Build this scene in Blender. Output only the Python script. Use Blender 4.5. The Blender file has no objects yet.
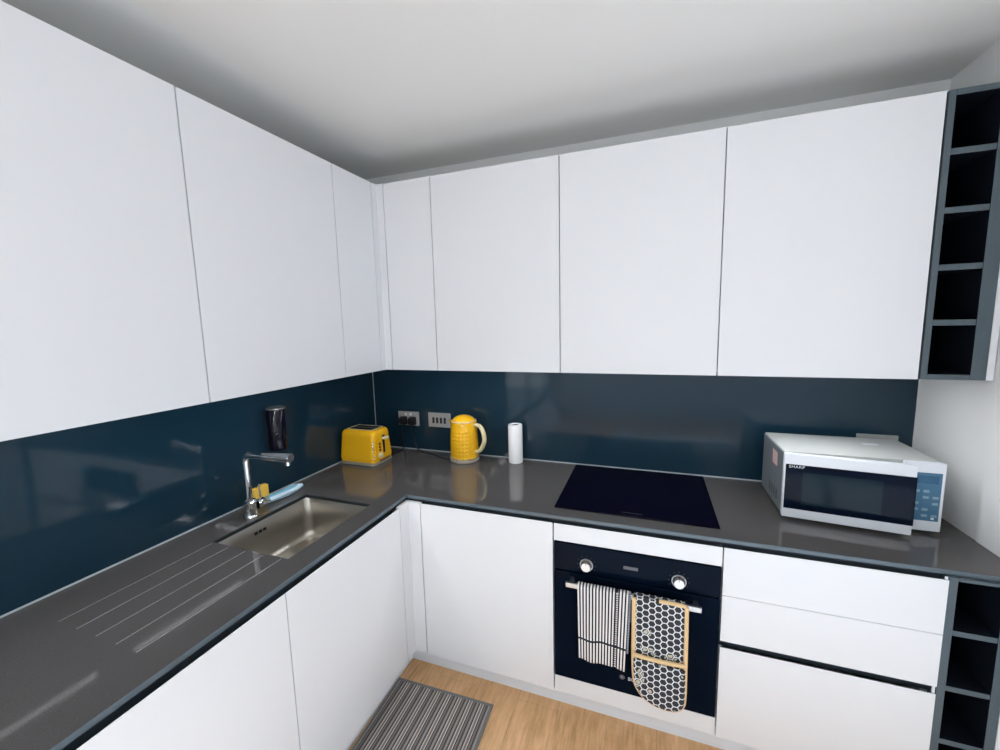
import bpy, bmesh, math, random
from mathutils import Vector, Matrix
random.seed(7)
C = bpy.context.scene.collection
PI = math.pi

# ------------------------------------------------------------------ measured sizes (metres)
ZW = .872            # worktop top
DW = .622            # worktop depth
DB = .640            # base door faces
DU = .376            # wall cabinet door faces
ZUB, ZUT = 1.417, 2.3275
ZC = 2.515           # ceiling
XR = 2.703           # right wall
WT = .014            # worktop thickness

# ------------------------------------------------------------------ materials
def mat(name, col, rough=.5, metal=0, spec=.5, coat=0, coat_rough=.05):
    m = bpy.data.materials.new(name); m.use_nodes = True
    b = m.node_tree.nodes['Principled BSDF']
    b.inputs['Base Color'].default_value = (*col, 1)
    b.inputs['Roughness'].default_value = rough
    b.inputs['Metallic'].default_value = metal
    b.inputs['Specular IOR Level'].default_value = spec
    b.inputs['Coat Weight'].default_value = coat
    b.inputs['Coat Roughness'].default_value = coat_rough
    return m
class NT:
    """small node helper"""
    def __init__(s, m):
        s.t = m.node_tree; s.b = s.t.nodes['Principled BSDF']
    def n(s, typ, **kw):
        x = s.t.nodes.new(typ)
        for k, v in kw.items(): setattr(x, k, v)
        return x
    def l(s, a, b): s.t.links.new(a, b)
    def math(s, op, a, b=None, c=None):
        x = s.n('ShaderNodeMath', operation=op)
        for i, v in enumerate((a, b, c)):
            if v is None: continue
            if isinstance(v, (int, float)): x.inputs[i].default_value = v
            else: s.l(v, x.inputs[i])
        return x.outputs[0]
    def coord(s, out='Object'):
        return s.n('ShaderNodeTexCoord').outputs[out]
    def xyz(s, v):
        x = s.n('ShaderNodeSeparateXYZ'); s.l(v, x.inputs[0]); return x.outputs
    def comb(s, x, y, z=0.):
        c = s.n('ShaderNodeCombineXYZ')
        for i, v in enumerate((x, y, z)):
            if isinstance(v, (int, float)): c.inputs[i].default_value = v
            else: s.l(v, c.inputs[i])
        return c.outputs[0]
    def mix(s, f, a, b):
        x = s.n('ShaderNodeMix', data_type='RGBA')
        if isinstance(f, (int, float)): x.inputs[0].default_value = f
        else: s.l(f, x.inputs[0])
        for i, v in ((6, a), (7, b)):
            if isinstance(v, tuple): x.inputs[i].default_value = (*v, 1)
            else: s.l(v, x.inputs[i])
        return x.outputs[2]
    def noise(s, vec, scale, detail=3, rough=.5):
        x = s.n('ShaderNodeTexNoise'); s.l(vec, x.inputs['Vector'])
        x.inputs['Scale'].default_value = scale; x.inputs['Detail'].default_value = detail
        x.inputs['Roughness'].default_value = rough
        return x.outputs['Fac']
    def bump(s, h, strength=.2, dist=.001):
        x = s.n('ShaderNodeBump'); x.inputs['Strength'].default_value = strength
        x.inputs['Distance'].default_value = dist
        s.l(h, x.inputs['Height']); s.l(x.outputs[0], s.b.inputs['Normal'])
    def color(s, v): s.l(v, s.b.inputs['Base Color'])
    def ramp(s, f, stops, interp='LINEAR'):
        x = s.n('ShaderNodeValToRGB'); x.color_ramp.interpolation = interp
        e = x.color_ramp.elements
        while len(e) < len(stops): e.new(.5)
        for el, (p, c) in zip(e, stops): el.position = p; el.color = (*c, 1)
        s.l(f, x.inputs[0]); return x.outputs[0]
    def mapping(s, v, scale):
        x = s.n('ShaderNodeMapping'); x.inputs['Scale'].default_value = scale
        s.l(v, x.inputs[0]); return x.outputs[0]

M = {}
M['door'] = mat('matt_white_lacquer', (.80, .82, .85), .38, spec=.35)
M['carcass'] = mat('white_melamine', (.74, .76, .79), .5, spec=.3)
M['plinth'] = mat('white_plinth', (.80, .86, .94), .4, spec=.35)
M['channel'] = mat('dark_channel', (.035, .05, .065), .45)
M['cap'] = mat('pale_plastic', (.70, .74, .78), .4)
M['rack'] = mat('slate_laminate', (.085, .115, .135), .5, spec=.35)
n = NT(M['rack']); f = n.noise(n.mapping(n.coord(), (40, 40, 3)), 6, 4)
n.color(n.mix(f, (.072, .10, .12), (.10, .132, .152)))
M['edge'] = mat('slate_edge_band', (.095, .130, .155), .35, spec=.5)
M['rackin'] = mat('black_laminate', (.006, .009, .016), .45, spec=.3)  # near-black paints the shade inside the rack cavities
M['worktop'] = mat('grey_stone_worktop', (.07, .07, .07), .06, spec=.55)
n = NT(M['worktop']); f = n.noise(n.coord(), 420, 2)
n.color(n.mix(n.math('MULTIPLY_ADD', f, 2.2, -.6), (.064, .061, .061), (.098, .093, .091)))
M['splash'] = mat('teal_glass_backsplash', (.008, .027, .045), .07, spec=.4)
M['trim'] = mat('silver_sealant', (.42, .47, .50), .35)
M['wall'] = mat('white_paint', (.87, .88, .88), .7, spec=.2)
n = NT(M['wall']); n.bump(n.noise(n.coord(), 180, 3), .08, .001)
M['ceil'] = mat('ceiling_paint', (.82, .82, .80), .8, spec=.15)
n = NT(M['ceil']); n.bump(n.noise(n.coord(), 150, 3), .08, .001)
M['hobglass'] = mat('black_hob_glass', (.0012, .0008, .0075), .10, spec=.06)
M['hobmark'] = mat('hob_print', (.012, .012, .022), .3)
M['oven'] = mat('black_oven_glass', (.0020, .006, .015), .08, spec=.03)
M['ovenbody'] = mat('oven_steel', (.25, .27, .29), .4, .8)
M['chrome'] = mat('chrome', (.80, .83, .86), .07, 1)
M['brushed'] = mat('brushed_steel', (.56, .56, .56), .32, 1)
M['sinksteel'] = mat('sink_steel', (.47, .445, .40), .32, 1)
M['silver'] = mat('silver_plastic', (.46, .47, .47), .3, .4)
M['mwtop'] = mat('grey_painted_steel', (.52, .54, .53), .42)
M['mwfront'] = mat('microwave_silver', (.80, .84, .90), .35)
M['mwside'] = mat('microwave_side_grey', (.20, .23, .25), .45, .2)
M['black'] = mat('black_plastic', (.008, .009, .014), .3)
M['blackgloss'] = mat('black_gloss', (.003, .003, .010), .10, spec=.3)
M['mwglass'] = mat('microwave_window', (.002, .006, .018), .06, spec=.08)
M['mwglass2'] = mat('microwave_window_mesh', (.004, .016, .028), .08, spec=.12)
M['keypad'] = mat('blue_keypad', (.05, .16, .27), .35)
M['keyprint'] = mat('keypad_print', (.22, .36, .46), .4)
M['white_print'] = mat('pale_print', (.75, .80, .85), .5)
M['dim_print'] = mat('dim_print', (.12, .12, .14), .5)
M['pink'] = mat('pale_pink_sticker', (.75, .52, .48), .6)
M['yellow'] = mat('yellow_enamel', (.93, .50, .010), .15, spec=.5, coat=.4)
n = NT(M['yellow'])
M['kettle'] = mat('yellow_enamel_embossed', (.90, .49, .010), .18, spec=.5, coat=.4)
M['cream'] = mat('cream_plastic', (.70, .62, .38), .3)
M['basegrey'] = mat('warm_grey_base', (.45, .41, .33), .35, .3)
M['brown'] = mat('bronze_buttons', (.20, .07, .02), .35)
M['slot'] = mat('toaster_slot', (.010, .010, .012), .5)
M['paper'] = mat('white_paper', (.91, .92, .94), .9, spec=.1)
n = NT(M['paper']); n.bump(n.noise(n.coord(), 260, 2), .3, .001)
M['card'] = mat('grey_card', (.10, .10, .10), .9)
M['sponge'] = mat('yellow_sponge', (.80, .47, .05), .95, spec=.1)
n = NT(M['sponge']); f = n.noise(n.coord(), 260, 3); n.bump(f, .9, .003)
n.color(n.mix(f, (.75, .42, .03), (1, .70, .16)))
M['cloth'] = mat('pale_blue_cloth', (.62, .76, .86), .9, spec=.1)
n = NT(M['cloth']); x = n.xyz(n.coord())
st = n.math('LESS_THAN', n.math('SINE', n.math('MULTIPLY', x[2], 330)), -.55)
n.color(n.mix(st, (.66, .79, .88), (.22, .50, .66))); n.bump(n.noise(n.coord(), 400, 2), .4, .001)
M['orange'] = mat('tan_binding', (.80, .58, .32), .9, spec=.1)
M['window'] = mat('window_frame_white', (.8, .8, .8), .4)

# kettle: embossed diamonds low on the body
n = NT(M['kettle']); c = n.coord(); x = n.xyz(c)
ang = n.math('ARCTAN2', x[1], x[0])
u = n.math('MULTIPLY', ang, 24 / (2 * PI)); v = n.math('MULTIPLY', x[2], 48)
fu = n.math('ABSOLUTE', n.math('SUBTRACT', n.math('FRACT', u), .5)); fv = n.math('ABSOLUTE', n.math('SUBTRACT', n.math('FRACT', v), .5))
d = n.math('SUBTRACT', .5, n.math('ADD', fu, fv)); d = n.math('MAXIMUM', d, 0)
inz = n.math('MULTIPLY', n.math('GREATER_THAN', x[2], .03), n.math('LESS_THAN', x[2], .185))
n.bump(n.math('MULTIPLY', d, inz), .8, .008)

# striped towel
M['towel'] = mat('striped_towel', (.8, .8, .8), .95, spec=.1)
n = NT(M['towel']); x = n.xyz(n.coord('UV'))
s = n.math('FRACT', n.math('MULTIPLY', x[0], 15.5)); s = n.math('GREATER_THAN', s, .52)
hb = n.math('LESS_THAN', n.math('ABSOLUTE', n.math('SUBTRACT', x[1], .285)), .014)
ch = n.math('MULTIPLY', n.math('LESS_THAN', n.math('ABSOLUTE', n.math('SUBTRACT', x[0], .77)), .035),
            n.math('LESS_THAN', n.math('FRACT', n.math('MULTIPLY', x[1], 34)), .5))
s2 = n.math('MAXIMUM', n.math('MAXIMUM', s, hb), ch)
n.color(n.mix(s2, (.82, .80, .78), (.018, .020, .035))); n.bump(n.noise(n.coord(), 500, 2), .4, .001)
M['towel2'] = mat('checked_towel_lining', (.5, .55, .6), .95, spec=.1)
n = NT(M['towel2']); x = n.xyz(n.coord('UV'))
s = n.math('MULTIPLY', n.math('GREATER_THAN', n.math('FRACT', n.math('MULTIPLY', x[0], 16)), .5), n.math('GREATER_THAN', n.math('FRACT', n.math('MULTIPLY', x[1], 36)), .4))
n.color(n.mix(s, (.05, .07, .12), (.42, .46, .52)))

# honeycomb quilted glove (flat-topped hexagons)
M['hex'] = mat('honeycomb_cotton', (.1, .1, .1), .9, spec=.1)
n = NT(M['hex']); x = n.xyz(n.coord()); S = 1 / .0245
px = n.math('ADD', n.math('MULTIPLY', n.math('SUBTRACT', x[2], x[1]), S), 100.); py = n.math('ADD', n.math('MULTIPLY', x[0], S), 173.2050808)
def hexa(ox, oy):
    a = n.math('SUBTRACT', n.math('MODULO', n.math('ADD', px, ox), 1.), .5)
    b = n.math('SUBTRACT', n.math('MODULO', n.math('ADD', py, oy), 1.7320508), .8660254)
    l2 = n.math('ADD', n.math('MULTIPLY', a, a), n.math('MULTIPLY', b, b))
    aa = n.math('ABSOLUTE', a); bb = n.math('ABSOLUTE', b)
    hd = n.math('MAXIMUM', n.math('ADD', n.math('MULTIPLY', aa, .5), n.math('MULTIPLY', bb, .8660254)), aa)
    return l2, hd
l1, h1 = hexa(0, 0); l2_, h2 = hexa(.5, .8660254)
hd = n.math('MINIMUM', h1, h2); lm = n.math('MINIMUM', l1, l2_)
line = n.math('GREATER_THAN', hd, .425)
fine = n.math('MULTIPLY', n.noise(n.coord(), 900, 2), 1.)
dark = n.mix(fine, (.016, .019, .026), (.070, .075, .085))
vor = n.noise(n.coord(), 26, 0)
bee = n.math('MULTIPLY', n.math('GREATER_THAN', vor, .70), n.math('LESS_THAN', lm, .11))
dark = n.mix(bee, dark, (.55, .53, .42))
n.color(n.mix(line, dark, (.78, .80, .83))); n.bump(n.math('SUBTRACT', .5, hd), .5, .003)

# striped rug
M['rug'] = mat('striped_rug', (.2, .2, .2), 1, spec=.05)
n = NT(M['rug']); c = n.coord(); x = n.xyz(c)
fr_ = n.math('FRACT', n.math('MULTIPLY_ADD', x[0], 1 / .0516, 20.3))
DK, TP, GR, CR, LT = (.035, .037, .050), (.32, .275, .245), (.20, .195, .205), (.80, .76, .68), (.50, .455, .40)
col = n.ramp(fr_, [(i / 12, c_) for i, c_ in enumerate((CR, DK, TP, GR, DK, TP, LT, GR, DK, CR, TP, GR))], 'CONSTANT')
f = n.noise(n.mapping(c, (1, .25, 1)), 300, 2)
n.color(n.mix(n.math('MULTIPLY', f, .35), col, (.18, .17, .165))); n.bump(f, .8, .003)
M['rugedge'] = mat('rug_binding', (.22, .225, .23), 1, spec=.05)

# oak planks
M['floor'] = mat('oak_planks', (.5, .3, .15), .38, spec=.4)
n = NT(M['floor']); c = n.coord(); x = n.xyz(c)
br = n.n('ShaderNodeTexBrick'); n.l(n.comb(x[1], x[0]), br.inputs['Vector'])
br.inputs['Scale'].default_value = 1; br.inputs['Brick Width'].default_value = 1.25; br.inputs['Row Height'].default_value = .19
br.inputs['Mortar Size'].default_value = .0012; br.inputs['Color1'].default_value = (.57, .31, .13, 1)
br.inputs['Color2'].default_value = (.72, .425, .205, 1); br.inputs['Mortar'].default_value = (.30, .17, .08, 1)
g = n.noise(n.mapping(c, (30, 2.2, 1)), 3, 5, .6)
g2 = n.noise(n.mapping(c, (7, 1.2, 1)), 2, 3)
g3 = n.noise(n.mapping(c, (5, 1.6, 1)), 3.3, 4, .65)
n.color(n.mix(n.math('MULTIPLY_ADD', n.math('ADD', n.math('MULTIPLY', g, .5), n.math('MULTIPLY', g3, .5)), 3.2, -1.1), n.mix(n.math('MULTIPLY', g2, .55), br.outputs['Color'], (.42, .21, .09)), (.92, .585, .31)))

# ------------------------------------------------------------------ mesh helpers
def box(bm, x0, x1, y0, y1, z0, z1, bev=0, seg=2):
    vs = [bm.verts.new((x, y, z)) for x in (x0, x1) for y in (y0, y1) for z in (z0, z1)]
    F = [(0, 1, 3, 2), (4, 6, 7, 5), (0, 4, 5, 1), (2, 3, 7, 6), (0, 2, 6, 4), (1, 5, 7, 3)]
    fs = [bm.faces.new([vs[i] for i in f]) for f in F]
    if bev:
        es = list({e for f in fs for e in f.edges})
        bmesh.ops.bevel(bm, geom=es, offset=bev, segments=seg, profile=.5, affect='EDGES')
    return vs
def BX(*a, **k):
    bm = bmesh.new(); box(bm, *a, **k); return bm
def rr(x0, x1, y0, y1, r, k=6):
    P = []
    for cx, cy, a0 in ((x1 - r, y1 - r, 0), (x0 + r, y1 - r, 90), (x0 + r, y0 + r, 180), (x1 - r, y0 + r, 270)):
        for i in range(k + 1):
            a = math.radians(a0 + 90 * i / k); P.append((cx + r * math.cos(a), cy + r * math.sin(a)))
    return P
def loft(bm, loops, cap0=True, cap1=True, closed=True):
    L = [[bm.verts.new(p) for p in lp] for lp in loops]; m = len(L[0])
    for a, b in zip(L, L[1:]):
        for i in range(m if closed else m - 1):
            j = (i + 1) % m
            bm.faces.new((a[i], a[j], b[j], b[i]))
    if cap0: bm.faces.new(list(reversed(L[0])))
    if cap1: bm.faces.new(L[-1])
    return L
def lathe(bm, prof, k=40, at=(0, 0, 0)):
    loft(bm, [[(at[0] + r * math.cos(2 * PI * i / k), at[1] + r * math.sin(2 * PI * i / k), at[2] + z) for i in range(k)] for r, z in prof])
def tube(bm, pts, r, k=10, cap=True):
    pts = [Vector(p) for p in pts]; R = r if isinstance(r, (list, tuple)) else [r] * len(pts)
    loops = []; nrm = None
    for i, p in enumerate(pts):
        t = (pts[min(i + 1, len(pts) - 1)] - pts[max(i - 1, 0)]).normalized()
        if nrm is None:
            nrm = t.orthogonal().normalized()
        nrm = (nrm - t * nrm.dot(t)).normalized(); b = t.cross(nrm)
        loops.append([p + (nrm * math.cos(2 * PI * j / k) + b * math.sin(2 * PI * j / k)) * R[i] for j in range(k)])
    loft(bm, loops, cap, cap)
def smooth_path(pts, n=6):
    P = [Vector(p) for p in pts]; out = []
    for i in range(len(P) - 1):
        p0, p1, p2, p3 = P[max(i - 1, 0)], P[i], P[i + 1], P[min(i + 2, len(P) - 1)]
        for j in range(n):
            t = j / n
            out.append(.5 * ((2 * p1) + (p2 - p0) * t + (2 * p0 - 5 * p1 + 4 * p2 - p3) * t * t + (3 * p1 - p0 - 3 * p2 + p3) * t ** 3))
    out.append(P[-1]); return out
def prism(bm, outline, axis, a, b):
    """outline of 2-D points pushed from a to b along axis ('y': points are x,z)"""
    def mk(p, d):
        return (p[0], d, p[1]) if axis == 'y' else ((d, p[0], p[1]) if axis == 'x' else (p[0], p[1], d))
    loft(bm, [[mk(p, a) for p in outline], [mk(p, b) for p in outline]])
def cells(bm, xs, ys, kind, z_of, z0):
    """stepped slab: kind(i,j) -> None (hole) or a key of z_of giving the top height; bottom z0"""
    V = {}
    def v(x, y, z):
        k = (round(x, 5), round(y, 5), round(z, 5))
        if k not in V: V[k] = bm.verts.new(k)
        return V[k]
    H = lambda i, j: z_of[kind(i, j)] if 0 <= i < len(xs) - 1 and 0 <= j < len(ys) - 1 and kind(i, j) is not None else None
    for i in range(len(xs) - 1):
        for j in range(len(ys) - 1):
            h = H(i, j)
            if h is None: continue
            x0, x1, y0, y1 = xs[i], xs[i + 1], ys[j], ys[j + 1]
            bm.faces.new([v(x0, y0, h), v(x1, y0, h), v(x1, y1, h), v(x0, y1, h)])
            bm.faces.new([v(x0, y1, z0), v(x1, y1, z0), v(x1, y0, z0), v(x0, y0, z0)])
            for di, dj, a, b in ((-1, 0, (x0, y1), (x0, y0)), (1, 0, (x1, y0), (x1, y1)), (0, -1, (x0, y0), (x1, y0)), (0, 1, (x1, y1), (x0, y1))):
                o = H(i + di, j + dj); lo = z0 if o is None else o
                if lo < h - 1e-7:
                    bm.faces.new([v(*a, lo), v(*b, lo), v(*b, h), v(*a, h)])

def put(name, bm, m, parent=None, smooth=False, shift=True, sharp=35):
    """one mesh object; geometry is given in the room's coordinates and stored about the thing's base"""
    if shift and parent is not None:
        r = parent
        off = Vector((0, 0, 0))
        while r is not None: off += r.location; r = r.parent
        bmesh.ops.translate(bm, verts=bm.verts, vec=-off)
    bmesh.ops.recalc_face_normals(bm, faces=bm.faces)
    me = bpy.data.meshes.new(name); bm.to_mesh(me); bm.free()
    if smooth:
        for p in me.polygons: p.use_smooth = True
        me.set_sharp_from_angle(angle=math.radians(sharp))
    me.materials.append(m)
    o = bpy.data.objects.new(name, me); C.objects.link(o)
    if parent is not None: o.parent = parent
    return o
def thing(name, label, cat, loc, group=None):
    o = bpy.data.objects.new(name, None); C.objects.link(o); o.empty_display_size = .05
    o.location = loc; o['label'] = label; o['category'] = cat
    if group: o['group'] = group
    bpy.context.view_layer.update()
    return o
def tag(o, label, cat, group=None):
    o['label'] = label; o['category'] = cat
    if group: o['group'] = group
    return o
def struct(name, bm, m, **k):
    o = put(name, bm, m, **k); o['kind'] = 'structure'; return o
def base_at(o, loc):
    """move a one-mesh thing's origin to its base"""
    o.data.transform(Matrix.Translation(-Vector(loc))); o.location = loc; return o
def text(name, body, size, m, parent, loc, rot, depth=.0004):
    c = bpy.data.curves.new(name, 'FONT'); c.body = body; c.size = size; c.extrude = depth
    c.align_x = 'CENTER'; c.align_y = 'CENTER'; c.materials.append(m)
    t = bpy.data.objects.new(name, c); C.objects.link(t)
    bpy.context.view_layer.update()
    me = bpy.data.meshes.new_from_object(t.evaluated_get(bpy.context.evaluated_depsgraph_get()))
    bpy.data.objects.remove(t)
    o = bpy.data.objects.new(name, me); C.objects.link(o); o.parent = parent
    off = Vector((0, 0, 0)); r = parent
    while r is not None: off += r.location; r = r.parent
    o.location = Vector(loc) - off; o.rotation_euler = rot
    return o

# ------------------------------------------------------------------ room shell
RX1, RY0 = 5.2, -5.2
struct('floor', BX(-.15, RX1 + .15, RY0 - .15, .15, -.1, 0), M['floor'])
struct('ceiling', BX(-.15, RX1 + .15, RY0 - .15, .15, ZC, ZC + .1), M['ceil'])
struct('wall_back', BX(-.15, RX1 + .15, .008, .15, 0, ZC), M['wall'])
struct('wall_right', BX(XR, XR + .12, -1.25, .008, 0, ZC), M['wall'])
struct('trim_1', BX(XR - .005, XR, -1.25, -.388, ZW + .0005, ZC, bev=.0015), M['wall'])
# far side of the open-plan room: two big windows behind and beside the camera
def wall_with_window(name, axis, pos, out, a0, a1, w0, w1, z0, z1, win):
    """wall at pos, 15 cm thick towards out (+1/-1); window opening w0..w1, z0..z1"""
    def bb(bm, p, q, d0, d1, za, zb):
        d0, d1 = sorted((pos + out * d0, pos + out * d1))
        if axis == 'y': box(bm, p, q, d0, d1, za, zb)
        else: box(bm, d0, d1, p, q, za, zb)
    bm = bmesh.new()
    for (p, q, za, zb) in ((a0, w0, 0, ZC), (w1, a1, 0, ZC), (w0, w1, 0, z0), (w0, w1, z1, ZC)): bb(bm, p, q, 0, .142, za, zb)
    struct(name, bm, M['wall'])
    bm = bmesh.new(); t = .05
    for (p, q, za, zb) in ((w0, w0 + t, z0, z1), (w1 - t, w1, z0, z1), (w0 + t, w1 - t, z0, z0 + t), (w0 + t, w1 - t, z1 - t, z1),
                           ((w0 + w1) / 2 - t / 2, (w0 + w1) / 2 + t / 2, z0 + t, z1 - t)): bb(bm, p, q, .04, .10, za, zb)
    struct(win, bm, M['window'])
wall_with_window('wall_rear', 'y', RY0, -1, -.15, RX1 + .15, .9, 4.6, .92, 2.35, 'window_1')
wall_with_window('wall_left', 'x', -.008, -1, RY0, .008, -4.95, -2.65, .30, 2.35, 'window_2')
struct('wall_far', BX(RX1, RX1 + .15, RY0, .008, 0, ZC), M['wall'])

# ------------------------------------------------------------------ backsplash
def splash(label, x0, x1, y0, y1, trim, jt=None):
    t = thing('backsplash_panel', label, 'backsplash', ((x0 + x1) / 2, (y0 + y1) / 2, ZW), 'glass backsplash panels')
    put('glass_panel', BX(x0, x1, y0, y1, ZW + .0005, ZUB - .001), M['splash'], t)
    put('edge_trim', BX(*trim, bev=.001), M['trim'], t)
    if jt: put('corner_trim', BX(*jt), M['trim'], t)
splash('dark teal glass panel on the back wall behind kettle and hob', 0.004, 2.695, 0, .0075, (.006, 2.695, -.005, -.0002, ZW + .0006, ZW + .006))
splash('dark teal glass panel on the wall behind the sink tap', -.0075, 0, -2.55, 0, (.0002, .005, -2.55, -.0055, ZW + .0006, ZW + .006),
       (.0002, .003, -.003, -.0002, ZW + .0065, ZUB - .002))

# ------------------------------------------------------------------ wall cabinets
G = .0020   # half a door gap
M['led'] = mat('led_diffuser', (.9, .9, .9), .5)
b = M['led'].node_tree.nodes['Principled BSDF']; b.inputs['Emission Color'].default_value = (.97, .98, 1, 1); b.inputs['Emission Strength'].default_value = 75
def fill_light(t, x0, x1, y0, y1):  # glowing strips added out of sight to brighten the worktop niche
    """slim light strip screwed under a wall cabinet, near the wall"""
    o = put('light_strip', BX(x0, x1, y0, y1, ZUB + .0055, ZUB + .0118), M['cap'], t)
    put('diffuser', BX(x0 + .002, x1 - .002, y0 + .002, y1 - .002, ZUB + .0035, ZUB + .0053), M['led'], o)
def wcab(label, side, a0, a1):
    """side 'back': spans x a0..a1 ; side 'left': spans y a0..a1"""
    if side == 'back':
        t = thing('wall_cabinet', label, 'cabinet', ((a0 + a1) / 2, -DU / 2, ZUB), 'white wall cabinets')
        put('body', BX(a0 + .0008, a1 - .0008, -DU + .022, -.001, ZUB + .012, ZUT), M['carcass'], t)
        put('door', BX(a0 + G, a1 - G, -DU, -DU + .0195, ZUB, ZUT, bev=.001), M['door'], t)
        fill_light(t, a0 + .06, a1 - .06, -.348, -.333)
    else:
        t = thing('wall_cabinet', label, 'cabinet', (DU / 2, (a0 + a1) / 2, ZUB), 'white wall cabinets')
        put('body', BX(.001, DU - .022, a0 + .0008, a1 - .0008, ZUB + .012, ZUT), M['carcass'], t)
        put('door', BX(DU - .0195, DU, a0 + G, a1 - G, ZUB, ZUT, bev=.001), M['door'], t)
        fill_light(t, .333, .348, a0 + .06, a1 - .06)
    return t
wcab('white handleless wall cabinet above the kettle and paper roll', 'back', .6746, 1.2842)
wcab('white handleless wall cabinet above the black hob', 'back', 1.2842, 1.9017)
wcab('white handleless wall cabinet above the microwave, left of the upper grey rack', 'back', 1.9017, 2.5125)
wcab('white handleless wall cabinet above the sink and toaster end', 'left', -1.2875, -.6767)
wcab('white handleless wall cabinet above the draining grooves, cut by the left photo edge', 'left', -1.898, -1.2875)
wcab('white handleless wall cabinet past the draining grooves, outside the frame', 'left', -2.508, -1.898)
t = thing('corner_wall_cabinet', 'white corner wall cabinet with two narrow doors above the sockets', 'cabinet', (.2, -.2, ZUB), 'white wall cabinets')
bm = bmesh.new()
cells(bm, [.001, DU - .022, .6738], [-.6759, -DU + .022, -.001], lambda i, j: None if (i == 1 and j == 0) else 0, {0: ZUT}, ZUB + .012)
put('body', bm, M['carcass'], t)
put('door', BX(.4155 + G, .6746 - G, -DU, -DU + .0195, ZUB, ZUT, bev=.001), M['door'], t)
put('door', BX(DU - .0195, DU, -.6767 + G, -.4155 - G, ZUB, ZUT, bev=.001), M['door'], t)
bm = bmesh.new()
cells(bm, [DU - .0195, DU, .4155 - G], [-.4155 + G, -DU, -DU + .0195], lambda i, j: None if (i == 1 and j == 0) else 0, {0: ZUT}, ZUB)
put('corner_post', bm, M['door'], t)
fill_light(t, .42, .64, -.348, -.333)

# ------------------------------------------------------------------ grey open racks (wine racks)
def rack(label, x0, x1, yf, yb, z0, z1, tl, tr, boards, top, bot):
    t = thing('wine_rack', label, 'rack', ((x0 + x1) / 2, (yf + yb) / 2, z0), 'grey open bottle racks')
    e = .0006
    def shade_inside(o):          # slate front edges and outer faces, cavity shade painted black inside
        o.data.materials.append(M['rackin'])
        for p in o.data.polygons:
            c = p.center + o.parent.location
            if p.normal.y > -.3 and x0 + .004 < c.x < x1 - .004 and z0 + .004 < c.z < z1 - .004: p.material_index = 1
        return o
    shade_inside(put('side_panel', BX(x0, x0 + tl, yf, yb, z0, z1, bev=.0008), M['rack'], t))
    shade_inside(put('side_panel', BX(x1 - tr, x1, yf, yb, z0, z1, bev=.0008), M['rack'], t))
    put('back_panel', BX(x0 + tl + e, x1 - tr - e, yb - .012, yb, z0, z1), M['rackin'], t)
    for za, zb in boards:
        shade_inside(put('shelf', BX(x0 + tl + e, x1 - tr - e, yf + .0015, yb - .0125, za, zb, bev=.0008), M['rack'], t))
    if top: shade_inside(put('top_panel', BX(x0 + tl + e, x1 - tr - e, yf, yb - .0125, *top, bev=.0008), M['rack'], t))
    shade_inside(put('bottom_panel', BX(x0 + tl + e, x1 - tr - e, yf, yb - .0125, *bot, bev=.0008), M['rack'], t))
    return t
tall_rack = rack('tall grey five-compartment open rack beside the right wall cabinet', 2.5165, 2.682, -DU, -.002, ZUB, ZUT, .0175, .0385,
     [(1.597, 1.616), (1.776, 1.795), (1.955, 1.974), (2.134, 2.153)], (2.309, ZUT), (ZUB, 1.435))
put('filler_strip', BX(2.6828, 2.7005, -DU, -DU + .02, ZUB, ZUT, bev=.0008), M['door'], tall_rack)['label'] = 'narrow white filler strip'
low_rack = rack('low grey open rack under the worktop beside the drawers', 2.508, 2.655, -.634, -.03, .112, .8565, .0205, .0235,
     [(.302, .319), (.485, .502), (.670, .687)], (.846, .8565), (.112, .134))
put('filler_strip', BX(2.6565, 2.6975, -.634, -.614, .112, .8565, bev=.0008), M['door'], low_rack)['label'] = 'narrow white filler strip'

# ------------------------------------------------------------------ base cabinets
ZB0, ZB1 = .110, .848
def front(bm, side, a0, a1, z0, z1):
    """door or drawer front whose top edge slopes away behind as a finger grip"""
    o = [(-DB, z0), (-DB + .0195, z0), (-DB + .0195, z1 - .024), (-DB + .0030, z1), (-DB + .0008, z1), (-DB, z1 - .0008)]
    if side == 'back': prism(bm, o, 'x', a0, a1)
    else: loft(bm, [[(-y, a, z) for y, z in o] for a in (a0, a1)])
def FR(*a):
    bm = bmesh.new(); front(bm, *a); return bm
def carcass_back(bm, x0, x1, top=.80, y0=-.598):
    s = .018
    box(bm, x0, x0 + s, y0, -.02, ZB0 + .001, top); box(bm, x1 - s, x1, y0, -.02, ZB0 + .001, top)
    box(bm, x0 + s, x1 - s, y0, -.02, ZB0 + .001, ZB0 + .019); box(bm, x0 + s, x1 - s, -.028, -.02, ZB0 + .019, top)
def carcass_left(bm, y0, y1, top=.80, x1=.598):
    s = .018
    box(bm, .02, x1, y0, y0 + s, ZB0 + .001, top); box(bm, .02, x1, y1 - s, y1, ZB0 + .001, top)
    box(bm, .02, x1, y0 + s, y1 - s, ZB0 + .001, ZB0 + .019); box(bm, .02, .028, y0 + s, y1 - s, ZB0 + .019, top)
def bcab_left(label, y0, y1):
    t = thing('base_cabinet', label, 'cabinet', (.32, (y0 + y1) / 2, ZB0), 'white base cabinets')
    bm = bmesh.new(); carcass_left(bm, y0 + .0008, y1 - .0008, .80 if False else .64)
    put('body', bm, M['carcass'], t)
    put('door', FR('left', y0 + G, y1 - G, ZB0, ZB1), M['door'], t)
    put('finger_channel', BX(.598, .6005, y0, y1, .79, .8565), M['channel'], t)
bcab_left('white base cabinet under the sink', -1.3096, -.708)
bcab_left('white base cabinet under the draining grooves', -1.920, -1.3096)
bcab_left('white base cabinet past the draining grooves, outside the frame', -2.530, -1.920)
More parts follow.
